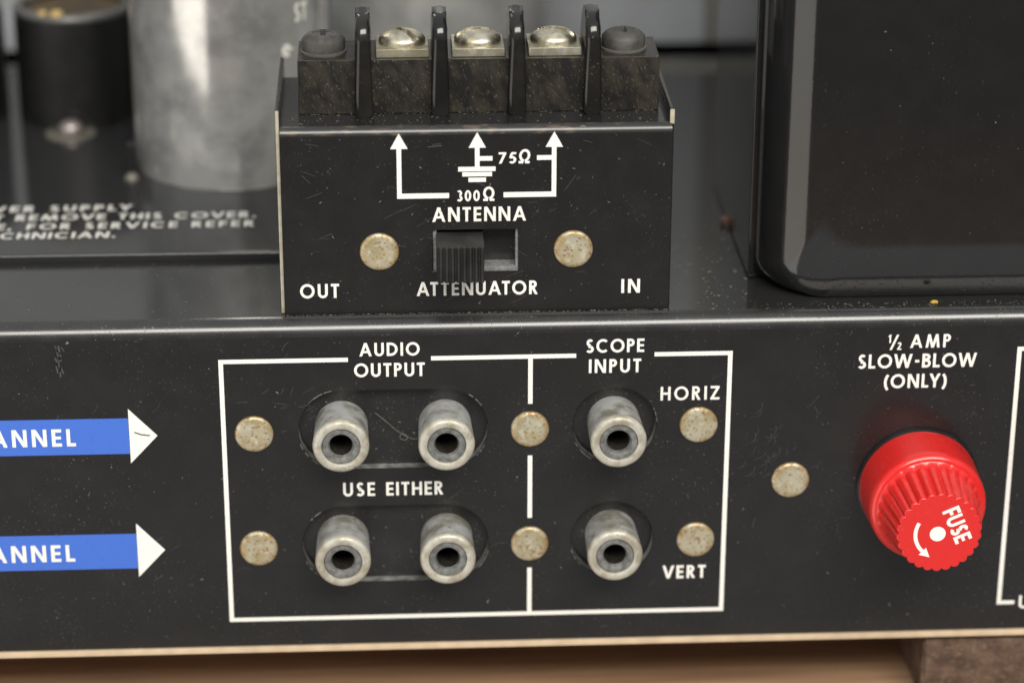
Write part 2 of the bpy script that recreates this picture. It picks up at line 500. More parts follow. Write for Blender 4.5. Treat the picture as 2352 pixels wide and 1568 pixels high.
    G[')'] = (.26, [rb(arc(-.16, .42, .34, .60, 62, -62, 16))])
    G['.'] = (t * 1.1, [bar(0, 0, t * 1.1, t * 1.1)])
    G[','] = (t * 1.1, [diag(.02, -.16, .09, t)])
    G['/'] = (.5, [diag(.03, -.04, .47, 1.04, .8)])
    G['e'] = (.56, [rb([(.05, .36), (.50, .36)] + arc(.28, .34, .28 - h, .34 - h, 5, 320, 24))])
    return {k: (w, [p for part in parts for p in part], parts) for k, (w, parts) in G.items()}


KERN = {'AT': -.12, 'TA': -.12, 'LY': -.12, 'OV': -.04, 'VE': -.05, 'AV': -.1, 'LO': -.02, 'OW': -.04, 'TO': -.03, 'PU': 0, 'RT': -.02, 'AR': 0}


def text(mb, s, x0, x1, zb, h, to3, t=.155, space=.34, slant=0.0, lift=0.0):
    """lay string s from x0 to x1 on baseline zb with cap height h; to3(u, v, height)"""
    G = glyphs(t)
    wd = [space if c == ' ' else G[c][0] for c in s]
    kn = [KERN.get(s[i:i + 2], 0) for i in range(len(s) - 1)]
    nat = sum(wd) + sum(kn)
    gap = ((x1 - x0) / h - nat) / max(1, len(s) - 1) if len(s) > 1 else 0
    sxk = 1.0
    lo, hi = .07, .26
    if len(s) > 1 and not lo <= gap <= hi:
        g2 = min(max(gap, lo), hi)
        sxk = ((x1 - x0) / h - g2 * (len(s) - 1)) / nat; gap = g2
    x, k = 0.0, 0
    for i, c in enumerate(s):
        if c != ' ':
            for part in G[c][2]:
                k += 1
                e = lift + .022 + .003 * (k % 5)
                for poly in part:
                    pts = [(x0 + (x + u * sxk + slant * v) * h, zb + v * h) for u, v in poly]
                    mb.add([to3(u, v, e) for u, v in pts], [tuple(range(len(pts)))])
        x += wd[i] * sxk + gap + (kn[i] * sxk if i < len(kn) else 0)


def onfront(y):
    return lambda u, v, e: (u, y - e, v)


def flat_rect(mb, x0, x1, z0, z1, to3, e=.02):
    mb.add([to3(x0, z0, e), to3(x1, z0, e), to3(x1, z1, e), to3(x0, z1, e)], [(0, 1, 2, 3)])


def legend(strings, to3, parent, mat, label, t=.18, slant=0.0, name='printed_lettering', **kw):
    mb = MB()
    for (s, x0, x1, zb, h) in strings: text(mb, s, x0, x1, zb, h, to3, t=t, slant=slant, **kw)
    return mb.build(name, mat, parent, smooth=0, fix=False, label=label)


# ------------------------------------------------------------------ setting: the table
mb = MB(); mb.box(-300, 300, -24, 320, -52, -38, bev=1.5)
o = mb.build('wooden_board', MT['wood']); o['kind'] = 'structure'
o['label'] = 'brown wooden board lying in shadow under the black chassis'; o['category'] = 'board'

# ------------------------------------------------------------------ the chassis
XL, XR = -150, 118
Z0, Z1 = -26.05, 26.2
chassis = thing('tuner_chassis', 'black painted steel chassis with white printed outlines, blue arrows and tarnished rivets', 'chassis', (0, 0, Z0))


def ch(mb, name, mats, **kw):           # chassis parts are written in world mm; the chassis empty sits at z = Z0
    return mb.build(name, mats, chassis, loc=(0, 0, -Z0), **kw)


BR = 2.3
holes = [stadium(-27.5, -12.4, 9.2, 6.3), stadium(-27.4, -12.35, -9.35, 6.3), circle(12.32, 9.15, 6.2), circle(12.26, -9.3, 6.2), circle(57.6, -1.2, 6.0)]
mb = MB()
sheet_with_holes(mb, [(XL, Z0), (XR, Z0), (XR, Z1 - BR), (XL, Z1 - BR)], holes, 0, 1.6)
panel = ch(mb, 'front_panel', [MT['panel'], MT['panel'], MT['hole']], smooth=0)
# top deck with its rolled front edge, far lip and end walls
mb = MB()
prof = [(0, Z1 - BR)] + [(BR - BR * math.cos(a), Z1 - BR + BR * math.sin(a)) for a in [PI / 2 * k / 10 for k in range(1, 11)]] + [(BR + .4, Z1), (131, Z1), (131, -25)]
vs = [(x, y, z) for x in (XL, XR) for y, z in prof]
n = len(prof)
mb.add(vs, [(i, i + 1, n + i + 1, n + i) for i in range(10)], 1).add(vs, [(i, i + 1, n + i + 1, n + i) for i in range(10, n - 1)])
ch(mb, 'top_deck', [MT['deck'], MT['edgeroll']], smooth=60)
for x in (XL, XR): ch(MB().add([(x, BR, Z0), (x, 131, Z0), (x, 131, Z1), (x, BR, Z1)], [(0, 1, 2, 3)]), 'end_wall', MT['panel'], smooth=0)
# backing board behind the sockets
for z in (9.2, -9.35):
    for xa, xb in ((-38, -2), (4, 22)): ch(MB().box(xa, xb, 1.65, 3, z - 8, z + 8), 'backing_board', MT['backing'], smooth=0)
# pale bottom plate
mb = MB(); mb.box(XL, XR, -.45, 130, -27.0, -26.1, bev=.12)
ch(mb, 'bottom_plate', MT['tan'])
# rear lip and grey partition
mb = MB()
lp = fillet([(120.5, Z1 + .01), (121.3, Z1 + .3), (127.5, Z1 + .35), (129, Z1 + .01)], [0, .2, .3, 0], 4)
vs = [(x, y, z) for x in (XL, 48) for y, z in lp]; n = len(lp)
mb.add(vs, [(i, i + 1, n + i + 1, n + i) for i in range(n - 1)] + [tuple(range(n, 2 * n))])
ch(mb, 'rear_lip', MT['ridge'], smooth=60)
mb = MB(); mb.box(-150, 41.5, 140, 141.5, 26.3, 130, bev=.3)
ch(mb, 'partition', MT['wall'], label='blue grey sheet metal partition behind the capacitors')
mb = MB(); mb.box(41.6, 118, 140.3, 142, 26.2, 130, bev=.3)
ch(mb, 'partition_panel', MT['wall2'])
mb = MB(); mb.box(-150, 118, 131.2, 170, -22, -20); mb.box(-150, 118, 168, 170, -19.9, 26)  # black liner added so the gap behind the lip stays dark
ch(mb, 'dark_gap_liner', MT['sleeve'], smooth=0)

# raised power supply cover plate, lettered
mb = MB()
pp = fillet([(25.6, 26.25), (25.6, 26.9), (25.6, 27.5), (26.5, 27.5), (119, 27.5), (119, 26.25)], [0, 0, .4, 0, 0, 0], 5)
vs = [(x, y, z) for x in (-149, -31) for y, z in pp]; n = len(pp)
mb.add(vs, [(i, i + 1, n + i + 1, n + i) for i in range(n - 1)] + [tuple(range(n)), tuple(range(n, 2 * n))])
cover = tag(mb.build('cover_plate', MT['cover'], smooth=60), 'flat black cover plate with white warning lettering under the silver can', 'cover plate')
top = lambda u, v, e: (u, v, 27.5 + e)
legend([('POWER SUPPLY', -89.5, -60.6, 45.0, 2.7), ('DO NOT REMOVE THIS COVER.', -94.6, -40.9, 40.9, 2.7), ('NO PARTS INSIDE, FOR SERVICE REFER', -111, -41.0, 36.8, 2.7), ('TO A TECHNICIAN.', -93.8, -62.1, 32.7, 2.7)],
       top, cover, MT['faded'], 'white warning lettering', t=.19, name='warning_lettering')

# printed outlines on the front panel
F = onfront(0)
LW = .66
mb = MB()
x0, x1, zt, zb, xd = -44.87, 29.32, 20.62, -21.88, 0.0
flat_rect(mb, x0, -26.3, zt - LW, zt, F); flat_rect(mb, -14.35, 6.6, zt - LW, zt, F); flat_rect(mb, 17.95, x1, zt - LW, zt, F)
flat_rect(mb, x0, x0 + LW, zb, zt - LW, F); flat_rect(mb, x1 - LW, x1, zb, zt - LW, F)
flat_rect(mb, x0 + LW, x1 - LW, zb, zb + LW, F)
for a, b in ((12.85, zt - LW), (-5.58, 4.57), (zb + LW, -13.85)): flat_rect(mb, xd - LW / 2, xd + LW / 2, a, b, F)
ch(mb, 'printed_outline', MT['white'], smooth=0, fix=False, label='white outline around the six jacks')
mb = MB()
flat_rect(mb, 71.0, 71.0 + LW, -21.85, 20.45, F); flat_rect(mb, 71.0 + LW, 110, 20.45 - LW, 20.45, F); flat_rect(mb, 71.0 + LW, 73.7, -21.85, -21.2, F)
ch(mb, 'printed_outline', MT['white'], smooth=0, fix=False, label='white outline cut by the right picture edge')


def plegend(strings, label, mat='white', **kw):
    o = legend(strings, F, chassis, MT[mat], label, **kw); o.location = Vector((0, 0, -Z0)) * MM
    return o


plegend([('AUDIO', -24.62, -15.97, 20.78, 2.07), ('OUTPUT', -25.46, -15.26, 17.54, 2.14)], 'white lettering AUDIO OUTPUT')
plegend([('USE', -27.46, -22.78, -1.46, 2.2), ('EITHER', -21.14, -12.78, -1.46, 2.17)], 'white lettering USE EITHER')
plegend([('SCOPE', 8.0, 16.45, 20.7, 2.1), ('INPUT', 8.46, 16.05, 17.52, 2.15)], 'white lettering SCOPE INPUT')
plegend([('HORIZ', 18.98, 27.62, 12.98, 2.16)], 'white lettering HORIZ', t=.17)
plegend([('VERT', 19.97, 26.45, -16.18, 2.16)], 'white lettering VERT', t=.19)
o = plegend([('AMP', 55.2, 61.1, 20.57, 2.1), ('SLOW-BLOW', 47.7, 65.1, 17.44, 2.2), ('(ONLY)', 51.7, 60.9, 14.25, 2.2), ('1', 51.95, 52.45, 21.4, 1.3), ('/', 52.3, 53.6, 20.4, 2.2), ('2', 53.3, 54.4, 20.3, 1.2)], 'white lettering 1/2 AMP SLOW-BLOW (ONLY)')
plegend([('UNSWITCHED', 74.4, 95, -22.6, 2.2)], 'white lettering at the right edge')


def blue_arrow(zt, zb, xe, xh, zh0, zh1, xt, ztip, tx0, tx1, tz, label):
    mb = MB(); flat_rect(mb, -128, xe, zb, zt, F, .02)
    b = ch(mb, 'blue_arrow', MT['blue'], smooth=0, fix=False, label=label)
    mb = MB(); mb.add([F(xh, zh0, .03), F(xt, ztip, .03), F(xh, zh1, .03)], [(0, 1, 2)])
    mb.build('arrow_head', MT['white'], b, smooth=0, fix=False)
    mb = MB(); text(mb, 'CHANNEL', tx1 - (tx1 - tx0) * 1.86, tx1, tz, 2.74, F, t=.185, lift=.015)
    mb.build('printed_lettering', MT['white'], b, smooth=0, fix=False)


blue_arrow(11.74, 6.1, -58.2, -58.15, 4.58, 13.23, -54.1, 8.92, -75.5, -65.9, 7.48, 'blue arrow reading CHANNEL at the upper row')
blue_arrow(-6.85, -12.56, -58.0, -57.95, -14.0, -5.18, -53.9, -9.59, -76.9, -67.15, -11.2, 'blue arrow reading CHANNEL at the lower row')


def rivet_mb(r=2.8):
    return MB().lathe([(r, .05), (r, -.16), (r - .06, -.28), (r - .2, -.40), (r - .45, -.48), (r * .7, -.53), (r * .45, -.50), (r * .2, -.42), (.2, -.40)], 40)


rv = None
for (x, z) in ((-40.15, 8.9), (-40.1, -9.65), (-.05, 8.85), (0, -9.8), (24.68, 9.05), (24.75, -9.72), (38.57, -.21)):
    if rv is None:
        rv = rivet_mb().build('rivet', MT['rivet'], chassis, loc=(x, 0, z - Z0))
    else:
        c = rv.copy(); COL.objects.link(c); c.parent = chassis; c.location = Vector((x, 0, z - Z0)) * MM
        c.rotation_euler = (0, random.uniform(0, 6), 0)


# ------------------------------------------------------------------ phono jacks
def make_jack(loc, label):
    t = thing('phono_jack', label, 'phono jack', loc, 'phono jacks on the front panel')
    L = -6.2
    MB().lathe([(3.84, 1.64), (3.88, 0), (3.97, -2.4), (4.02, -4.6), (4.05, -5.1)], 56, cap=(False, False)).build('barrel', MT['nickel'], t)
    MB().lathe([(4.05, -5.1), (4.08, -5.55), (4.02, -5.86), (3.86, -6.06), (3.6, L), (3.3, L - .03), (3.0, L), (2.84, -6.12), (2.78, -5.98), (2.76, -5.2)], 56, cap=(False, False)).build('barrel_rim', MT['rim'], t)
    MB().lathe([(2.77, -5.75), (2.62, -5.9), (2.15, -5.94), (1.88, -5.82), (1.72, -5.55), (1.64, -5.2)], 48, cap=(False, False)).build('insulator', MT['insert'], t)
    MB().lathe([(1.65, -5.25), (1.62, -4), (1.6, 1)], 40).build('contact_sleeve', MT['bore'], t)
    return t


JG = 'phono jacks on the front panel'
jk = make_jack((-27.5, 0, 9.3), 'grey metal phono jack, left one of the upper pair, above the word USE')
J = [((-12.4, 0, 9.25), 'grey phono jack with a bright top rim, right one of the pair above USE EITHER'),
     ((-27.65, 0, -9.15), 'grey metal phono jack, left one of the lower pair, below the word USE'),
     ((-12.3, 0, -9.2), 'stained grey phono jack, right one of the lower pair, below the word EITHER'),
     ((12.3, 0, 9.25), 'single pale metal phono jack under SCOPE INPUT, beside the word HORIZ'),
     ((12.2, 0, -9.2), 'single pale metal phono jack beside the word VERT')]
for i, (l, lab) in enumerate(J): dup(jk, l, lab, rot=((.012, -.02, .015, -.02, .018)[i], .9 * (i + 1), (.02, -.012, .008, .035, -.012)[i]))

# ------------------------------------------------------------------ red fuse cap
fuse = thing('fuse_cap', 'red plastic fuse holder cap with fluted tip marked FUSE', 'fuse cap', (57.6, 0, -1.25))
MB().lathe([(9.15, .0), (9.15, -.55), (8.7, -.7), (8.7, -.5)], 64, cap=(True, True)).build('holder_ring', MT['bakelite'], fuse)
MB().lathe([(8.75, -.71), (8.85, -1.0), (8.62, -7.0), (8.55, -7.9), (8.38, -8.35), (8.0, -8.62), (7.6, -8.72), (6.6, -8.7)], 72, cap=(False, False)).build('skirt', MT['red'], fuse)
mb = MB(); NF = 26; N = NF * 8
rings = [(7.5, -8.68, .0), (7.15, -8.95, .15), (6.95, -9.6, .40), (6.5, -12.6, .46), (6.05, -16.0, .46), (5.98, -16.25, .44), (5.75, -16.4, .42)]
vs, fs = [], []
for r, y, d in rings:
    for i in range(N):
        a = 2 * PI * i / N
        f = abs(math.sin(a * NF / 2))
        rr = r + .18 - d * (1 - f ** .8)
        vs.append((rr * math.cos(a), y, rr * math.sin(a)))
for k in range(len(rings) - 1):
    fs += [(k * N + i, k * N + (i + 1) % N, (k + 1) * N + (i + 1) % N, (k + 1) * N + i) for i in range(N)]
fs.append(tuple((len(rings) - 1) * N + i for i in range(N)))
mb.add(vs, fs); tip = mb.build('fluted_tip', MT['red'], fuse, smooth=50)
# engraved white marks on the tip
ca, sa = math.cos(math.radians(-66)), math.sin(math.radians(-66))


def ontip(u, v, e):
    x, z = .15 + u * ca - v * sa, 3.35 + u * sa + v * ca
    return (x, -16.4 - e, z)


mb = MB(); text(mb, 'FUSE', 0, 5.7, 0, 2.55, ontip, t=.2)
mb.add([(-.25 + 1.15 * math.cos(a), -16.43, -.1 + 1.15 * math.sin(a)) for a in [2 * PI * k / 32 for k in range(32)]], [tuple(range(32))])
for q in ribbon(arc(.3, -.1, 3.75, 3.75, 152, 226, 16), .55): mb.add([(x, -16.425, z) for x, z in q], [(0, 1, 2, 3)])
hx, hz = .3 + 3.75 * math.cos(math.radians(226)), -.1 + 3.75 * math.sin(math.radians(226))
d = Vector((-math.sin(math.radians(228)), math.cos(math.radians(228)))); nn = Vector((-d.y, d.x))
mb.add([(hx + nn.x * .75, -16.43, hz + nn.y * .75), (hx - nn.x * .75, -16.43, hz - nn.y * .75), (hx + d.x * 1.5, -16.43, hz + d.y * 1.5)], [(0, 1, 2)])
mb.build('cap_marking', MT['white'], tip, smooth=0, fix=False)

# ------------------------------------------------------------------ antenna box
AX0, AX1, AY, AZ0, AZ1, ADEP = -35.15, 20.0, 2.7, 26.2, 54.2, 25
box = thing('antenna_box', 'black sheet metal antenna box with printed arrows and a slide switch', 'antenna box', ((AX0 + AX1) / 2, AY + 10, AZ0))
OFF = (-(AX0 + AX1) / 2, -(AY + 10), -AZ0)


def bx(mb, name, mats, **kw):
    return mb.build(name, mats, box, loc=OFF, **kw)


AR = 1.15
mb = MB()
sheet_with_holes(mb, [(AX0, AZ0 + .05), (AX1, AZ0 + .05), (AX1, AZ1 - AR), (AX0, AZ1 - AR)], [[(-13.95, 32.5), (-1.6, 32.5), (-1.6, 38.92), (-13.95, 38.92)]], AY, 1.1, lip=.08)
prof = [(AY, AZ1 - AR)] + [(AY + AR - AR * math.cos(a), AZ1 - AR + AR * math.sin(a)) for a in [PI / 2 * k / 8 for k in range(1, 9)]] + [(AY + AR + .3, AZ1), (AY + ADEP, AZ1), (AY + ADEP, AZ0 + .05)]
vs = [(x, y, z) for x in (AX0, AX1) for y, z in prof]; n = len(prof)
mb.add(vs, [(i, i + 1, n + i + 1, n + i) for i in range(8)], 3).add(vs, [(i, i + 1, n + i + 1, n + i) for i in range(8, n - 1)])
bx(mb, 'front_face', [MT['panel'], MT['panel'], MT['frame'], MT['wornroll']], smooth=60)
mb = MB(); mb.box(AX0 - .62, AX0 - .04, AY + .9, AY + ADEP + 2, AZ0 + .05, 56.7, bev=.12, mi=0)
mb.box(AX0 - .56, AX0 - .08, AY + .72, AY + .95, AZ0 + .08, 56.6, bev=.06, mi=1)
bx(mb, 'side_flange', [MT['panel'], MT['cream']])
mb = MB(); mb.box(AX1 - .25, AX1 + .33, AY + .9, AY + ADEP + 2, AZ0 + .05, 56.2, bev=.12, mi=0)
mb.box(AX1 - .27, AX1 + .36, AY + .72, AY + .95, AZ1 - .2, 56.1, bev=.06, mi=1)
bx(mb, 'side_flange', [MT['panel'], MT['cream']])

A = onfront(AY)
mb = MB(); AW = .66
for (x, z) in ((-18.5, 53.35), (-7.5, 53.38), (3.36, 53.35)):
    mb.add([A(x - 1.23, z - 2.28, .02), A(x + 1.23, z - 2.28, .02), A(x, z, .02)], [(0, 1, 2)])
flat_rect(mb, -18.85, -18.19, 43.68, 51.1, A, .026); flat_rect(mb, 3.02, 3.68, 43.68, 51.1, A, .026)
flat_rect(mb, -18.19, -11.5, 43.68, 44.45, A, .026); flat_rect(mb, -3.8, 3.02, 43.68, 44.45, A, .026)
flat_rect(mb, -7.83, -7.17, 48.3, 51.15, A, .026)
flat_rect(mb, -7.17, -5.35, 49.17, 49.85, A, .026); flat_rect(mb, .92, 3.02, 49.17, 49.87, A, .026)
flat_rect(mb, -10.2, -4.92, 47.62, 48.3, A, .026); flat_rect(mb, -9.62, -5.42, 46.87, 47.5, A, .026); flat_rect(mb, -8.76, -6.28, 46.03, 46.68, A, .026)
bx(mb, 'printed_diagram', MT['white'], smooth=0, fix=False, label='white printed wiring diagram with three arrows')


def alegend(strings, label, **kw):
    o = legend(strings, A, box, MT['white'], label, **kw); o.location = Vector(OFF) * MM


alegend([('75', -4.6, -2.05, 48.7, 1.68), ('\u03a9', -1.72, 0, 48.7, 1.95)], 'white lettering 75 ohms', slant=.08)
alegend([('300', -10.42, -7.15, 43.16, 1.66), ('\u03a9', -6.72, -4.8, 43.16, 2.0)], 'white lettering 300 ohms')
alegend([('ANTENNA', -13.9, -.6, 40.13, 2.18)], 'white lettering ANTENNA')
alegend([('ATTENUATOR', -16.24, 1.13, 28.88, 2.12)], 'white lettering ATTENUATOR')
alegend([('OUT', -32.95, -27.36, 28.81, 2.17)], 'white lettering OUT')
alegend([('IN', 13.2, 15.9, 28.83, 2.15)], 'white lettering IN')
for (x, z) in ((-21.5, 35.78), (6.2, 35.75)):
    c = rv.copy(); COL.objects.link(c); c.parent = box
    c.location = Vector((x + OFF[0], AY + OFF[1], z + OFF[2])) * MM; c.rotation_euler = (0, x, 0)

# slide switch: grey metal frame behind the slot, black slider with a ribbed knob
mb = MB()
for q in ((-13.85, -13.3, 32.6, 38.85), (-2.05, -1.68, 32.6, 38.85)): mb.box(q[0], q[1], AY + .5, AY + 3.2, q[2], q[3], bev=.05)
mb.box(-13.3, -2.05, AY + .5, AY + 3.2, 32.58, 33.05, bev=.05)
sw = bx(mb, 'switch_frame', MT['frame'])
mb = MB(); mb.box(-13.9, -1.65, AY + 3.2, AY + 4.0, 32.5, 38.9)
mb.build('slider', MT['backing'], sw, smooth=0)
mb = MB(); KX0, KX1, KY, KN = -13.4, -6.75, -3.35, 8
pts = [(KX1, AY + 3.1), (KX1, KY + .5)]
pitch = (KX1 - KX0) / (KN - .0)
for k in range(KN):
    xr = KX1 - k * pitch
    pts += [(xr - .08, KY + .12), (xr - .2, KY), (xr - pitch * .52, KY), (xr - pitch * .62, KY + .12), (xr - pitch * .70, KY + .5), (xr - pitch * .92, KY + .5)]
pts += [(KX0, KY + .3), (KX0, AY + 3.1)]
bm = bmesh.new()
bot = [bm.verts.new((x, y, 33.1)) for x, y in pts]; topv = [bm.verts.new((x, y, 38.3)) for x, y in pts]
n = len(pts)
for i in range(n): bm.faces.new((bot[i], bot[(i + 1) % n], topv[(i + 1) % n], topv[i]))
bm.faces.new(topv); bm.faces.new(bot[::-1])
te = [e for e in bm.edges if all(abs(v.co.z - 38.3) < 1e-6 for v in e.verts)]
mb.bm(bm)
mb.build('knob', MT['knob'], sw, smooth=30)

# ------------------------------------------------------------------ terminal strip
TX0, TX1, TYF, TYB, TZ = -32.6, 18.7, 9.3, 19.5, 54.22
TT = 62.15
strip = thing('terminal_strip', 'black bakelite barrier terminal strip on top of the antenna box', 'terminal strip', ((TX0 + TX1) / 2, 14, TZ))
SO = (-(TX0 + TX1) / 2, -14, -TZ)


def st(mb, name, mats, **kw):
    return mb.build(name, mats, strip, loc=SO, **kw)


mb = MB(); mb.box(TX0, TX1, TYF, TYB, TZ, TT, bev=.16)
st(mb, 'body', MT['dusty'])
fin0 = None
for xf in (-23.3, -12.5, -1.62, 9.1):
    side = fillet([(7.5, TZ), (7.5, 68.5), (17.5, 68.5), (17.5, TZ)], [0, 3.6, 3.6, 0], 8)
    mb = MB(); bm = bmesh.new(); n = len(side)
    Lv, Rv = [], []
    for y, z in side:
        f = min(1, max(0, (z - 54) / 13))
        hw = 1.36 * (1 - f) + 1.02 * f
        Lv.append(bm.verts.new((xf - hw, y, z))); Rv.append(bm.verts.new((xf + hw, y, z)))
    for i in range(n): bm.faces.new((Lv[i], Lv[(i + 1) % n], Rv[(i + 1) % n], Rv[i]))
    fa, fb = bm.faces.new(Lv[::-1]), bm.faces.new(Rv)
    es = [e for e in set(fa.edges) | set(fb.edges)]
    bmesh.ops.bevel(bm, geom=es, offset=.8, segments=5, profile=.5, affect='EDGES', clamp_overlap=True)
    mb.bm(bm)
    st(mb, 'barrier', MT['bakelite'], smooth=50)


def screw_head(r, h, slot_ang, slot_w=.75, slot_d=.7, n=48, phillips=False):
    """a domed head whose top is cut by a slot"""
    bm = bmesh.new()
    G = 34
    grid = {}
    R = (r * r + h * h) / (2 * h) if not phillips else None
    ca_, sa_ = math.cos(slot_ang), math.sin(slot_ang)
    # polar grid fine enough to carry the slot
    rad = [0] + [r * k / G for k in range(1, G + 1)]
    NA = 120
    rows = []
    for k, q in enumerate(rad):
        row = []
        for i in range(NA):
            a = 2 * PI * i / NA
            x, y = q * math.cos(a), q * math.sin(a)
            if phillips:
                z = h * (1 - (q / r) ** 4 * .42)
                cut = (abs(x) < .32 or abs(y) < .32) and q < r * .5
            else:
                z = .18 * h + .82 * h * math.sqrt(max(0, 1 - (q / r) ** 2 * .985))
                cut = abs(-x * sa_ + y * ca_) < slot_w / 2
            if cut: z = min(z, h - slot_d)
            row.append(bm.verts.new((x, y, z)))
        rows.append(row)
    base = [bm.verts.new((r * math.cos(2 * PI * i / NA), r * math.sin(2 * PI * i / NA), 0)) for i in range(NA)]
    rows.append(base)
    for k in range(len(rows) - 1):
        for i in range(NA):
            j = (i + 1) % NA
            try: bm.faces.new((rows[k][i], rows[k + 1][i], rows[k + 1][j], rows[k][j]))
            except ValueError: pass
    bmesh.ops.remove_doubles(bm, verts=bm.verts[:], dist=.001)
    return MB().bm(bm)


for xs, ang in ((-17.75, math.radians(128)), (-7.0, math.radians(12)), (3.85, math.radians(158))):
    mb = MB(); mb.box(xs - 3.75, xs + 3.75, 10.0, 17.6, TT + .02, TT + 1.25, bev=.14)
    p = st(mb, 'terminal_plate', MT['plate'])
    hd = screw_head(3.32, 1.85, ang, slot_w=.95, slot_d=1.0)
    hd.build('terminal_screw', MT['screw'], p, smooth=40, loc=(xs, 13.9, TT + 1.26))
for xs in (-28.95, 13.9):
    hd = screw_head(3.1, 2.5, 0, slot_d=1.1, phillips=True)
    hd.build('mounting_screw', MT['blackscrew'], strip, smooth=40, loc=(xs + SO[0], 13.9 + SO[1], TT + .35 + SO[2]))
    MB().lathe([(3.3, TT), (3.3, TT + .3), (3.15, TT + .38), (2.2, TT + .38)], 48, axis='z', c=(xs, 13.9)).build('washer', MT['ridge'], strip, loc=SO)

# ------------------------------------------------------------------ cans behind
can = thing('capacitor_can', 'tall silver aluminium can with scuffed surface at the upper left', 'capacitor', (-45.6, 70, 27.5))
MB().lathe([(16.2, 0), (16.3, .3), (16.2, .8), (16.2, 84), (15.4, 85), (3, 85)], 96, axis='z').build('body', MT['can'], can)
mb = MB(); CR = 16.23


def oncan(u, v, e):
    a = math.radians(-90) + u / CR
    return ((CR + e) * math.cos(a), (CR + e) * math.sin(a), v)


CT = [('ST', 12.2, 15.2, 26.6, 3.0), ('e', 9.6, 12, 21.2, 3.2)]
for c in CT: text(mb, *c, oncan, t=.2)
mb.build('printed_lettering', MT['faded'], can, smooth=0, fix=False)
mb = MB(); mb.box(-17.0, -15.6, -8.5, -6.2, 0, 5.5, bev=.3)
mb.build('mounting_tab', MT['sleeve'], can)
MB().lathe([(1.2, 0), (1.1, .5), (.7, .9), (.2, 1.0)], 20, axis='z', c=(-16.2, -9.6)).build('glue_dab', MT['rdust'], can)

can2 = thing('capacitor_can', 'dull grey metal can standing behind the terminal strip, its top cut off by the picture', 'capacitor', (-10.6, 108, 26.2))
MB().lathe([(19.6, 0), (19.6, 90), (18.6, 91), (3, 91)], 96, axis='z').build('body', MT['can2'], can2)


def black_can(loc, label):
    t = thing('black_can', label, 'capacitor', loc, 'small black sleeved cans')
    MB().lathe([(10.4, 0), (10.3, 18.6), (10.1, 19.0)], 72, axis='z', cap=(False, False)).build('sleeve', MT['sleeve'], t)
    MB().lathe([(10.2, 18.8), (10.4, 19.3), (10.2, 19.9), (9.6, 20.2), (8.9, 19.9), (8.6, 19.2)], 72, axis='z', cap=(False, False)).build('rim', MT['canrim'], t)
    MB().lathe([(8.7, 18.8), (4, 18.9), (1, 19)], 48, axis='z').build('seal', MT['brown'], t)
    return t


bc = black_can((-73.9, 97, 27.5), 'short black sleeved can with a grey rim left of the silver can')
mb = MB()
mb.lathe([(1.1, 20), (1.0, 20.6), (.5, 20.9), (.1, 21)], 16, axis='z', c=(-1.8, -9.3)); mb.lathe([(.8, 20), (.7, 20.5), (.2, 20.7)], 16, axis='z', c=(-4.3, -8.4))
dup(bc, (-96.6, 97, 27.5), 'black sleeved can cut off by the left picture edge')
mb.build('solder_blob', MT['solder'], bc)
scr = thing('deck_screw', 'round head screw with a pale washer in front of the short black can', 'screw', (-74.2, 84.5, 27.5))
MB().lathe([(4.3, 0), (4.3, .3), (4.1, .4), (2.2, .4)], 40, axis='z').build('washer', MT['rdust'], scr)
MB().lathe([(2.0, .6), (2.0, 1.3), (1.7, 1.9), (1.0, 2.3), (.2, 2.4)], 40, axis='z').build('screw_head', MT['pinkscrew'], scr)

# ------------------------------------------------------------------ power transformer
tr = thing('power_transformer', 'large glossy black transformer with rounded cover on the right of the deck', 'transformer', (80, 35, 26.2))
TO = (-80, -35, -26.2)
mb = MB(); mb.box(33.2, 124, 14.5, 58, 26.25, 128, bev=.5)
mb.build('core', MT['bell'], tr, loc=TO)


def rrect(x0, x1, z0, z1, r, seg=8): return fillet([(x0, z0), (x1, z0), (x1, z1), (x0, z1)], r, seg)


mb = MB()
steps = [(0.0, 14.6, 1.0)]
for k in range(0, 17):
    a = PI / 2 * k / 16
    steps.append((9.0 * (1 - math.cos(a)), 13.4 - 9.0 * math.sin(a), 4.0 + 2.0 * k / 16))
rows = [[(x, y, z) for x, z in rrect(34.0 + i, 123.5 - i, 26.4 + max(0, i - 4.0) * 1.75, 128 - i, max(.5, r))] for i, y, r in steps]
vs = [p for row in rows for p in row]; n = len(rows[0])
for k in range(len(rows) - 1):
    mb.add([], [])
fs = [(k * n + i, k * n + (i + 1) % n, (k + 1) * n + (i + 1) % n, (k + 1) * n + i) for k in range(len(rows) - 1) for i in range(n)]
fs.append(tuple((len(rows) - 1) * n + i for i in range(n)))
mb.add(vs, fs)
mb.build('end_bell', MT['bell'], tr, loc=TO, smooth=60)
mb = MB(); mb.lathe([(.9, 26.3), (.9, 27.2), (.4, 27.5)], 20, axis='z', c=(33.0, 38.2))
mb.build('mounting_screw', MT['rust'], tr, loc=TO)

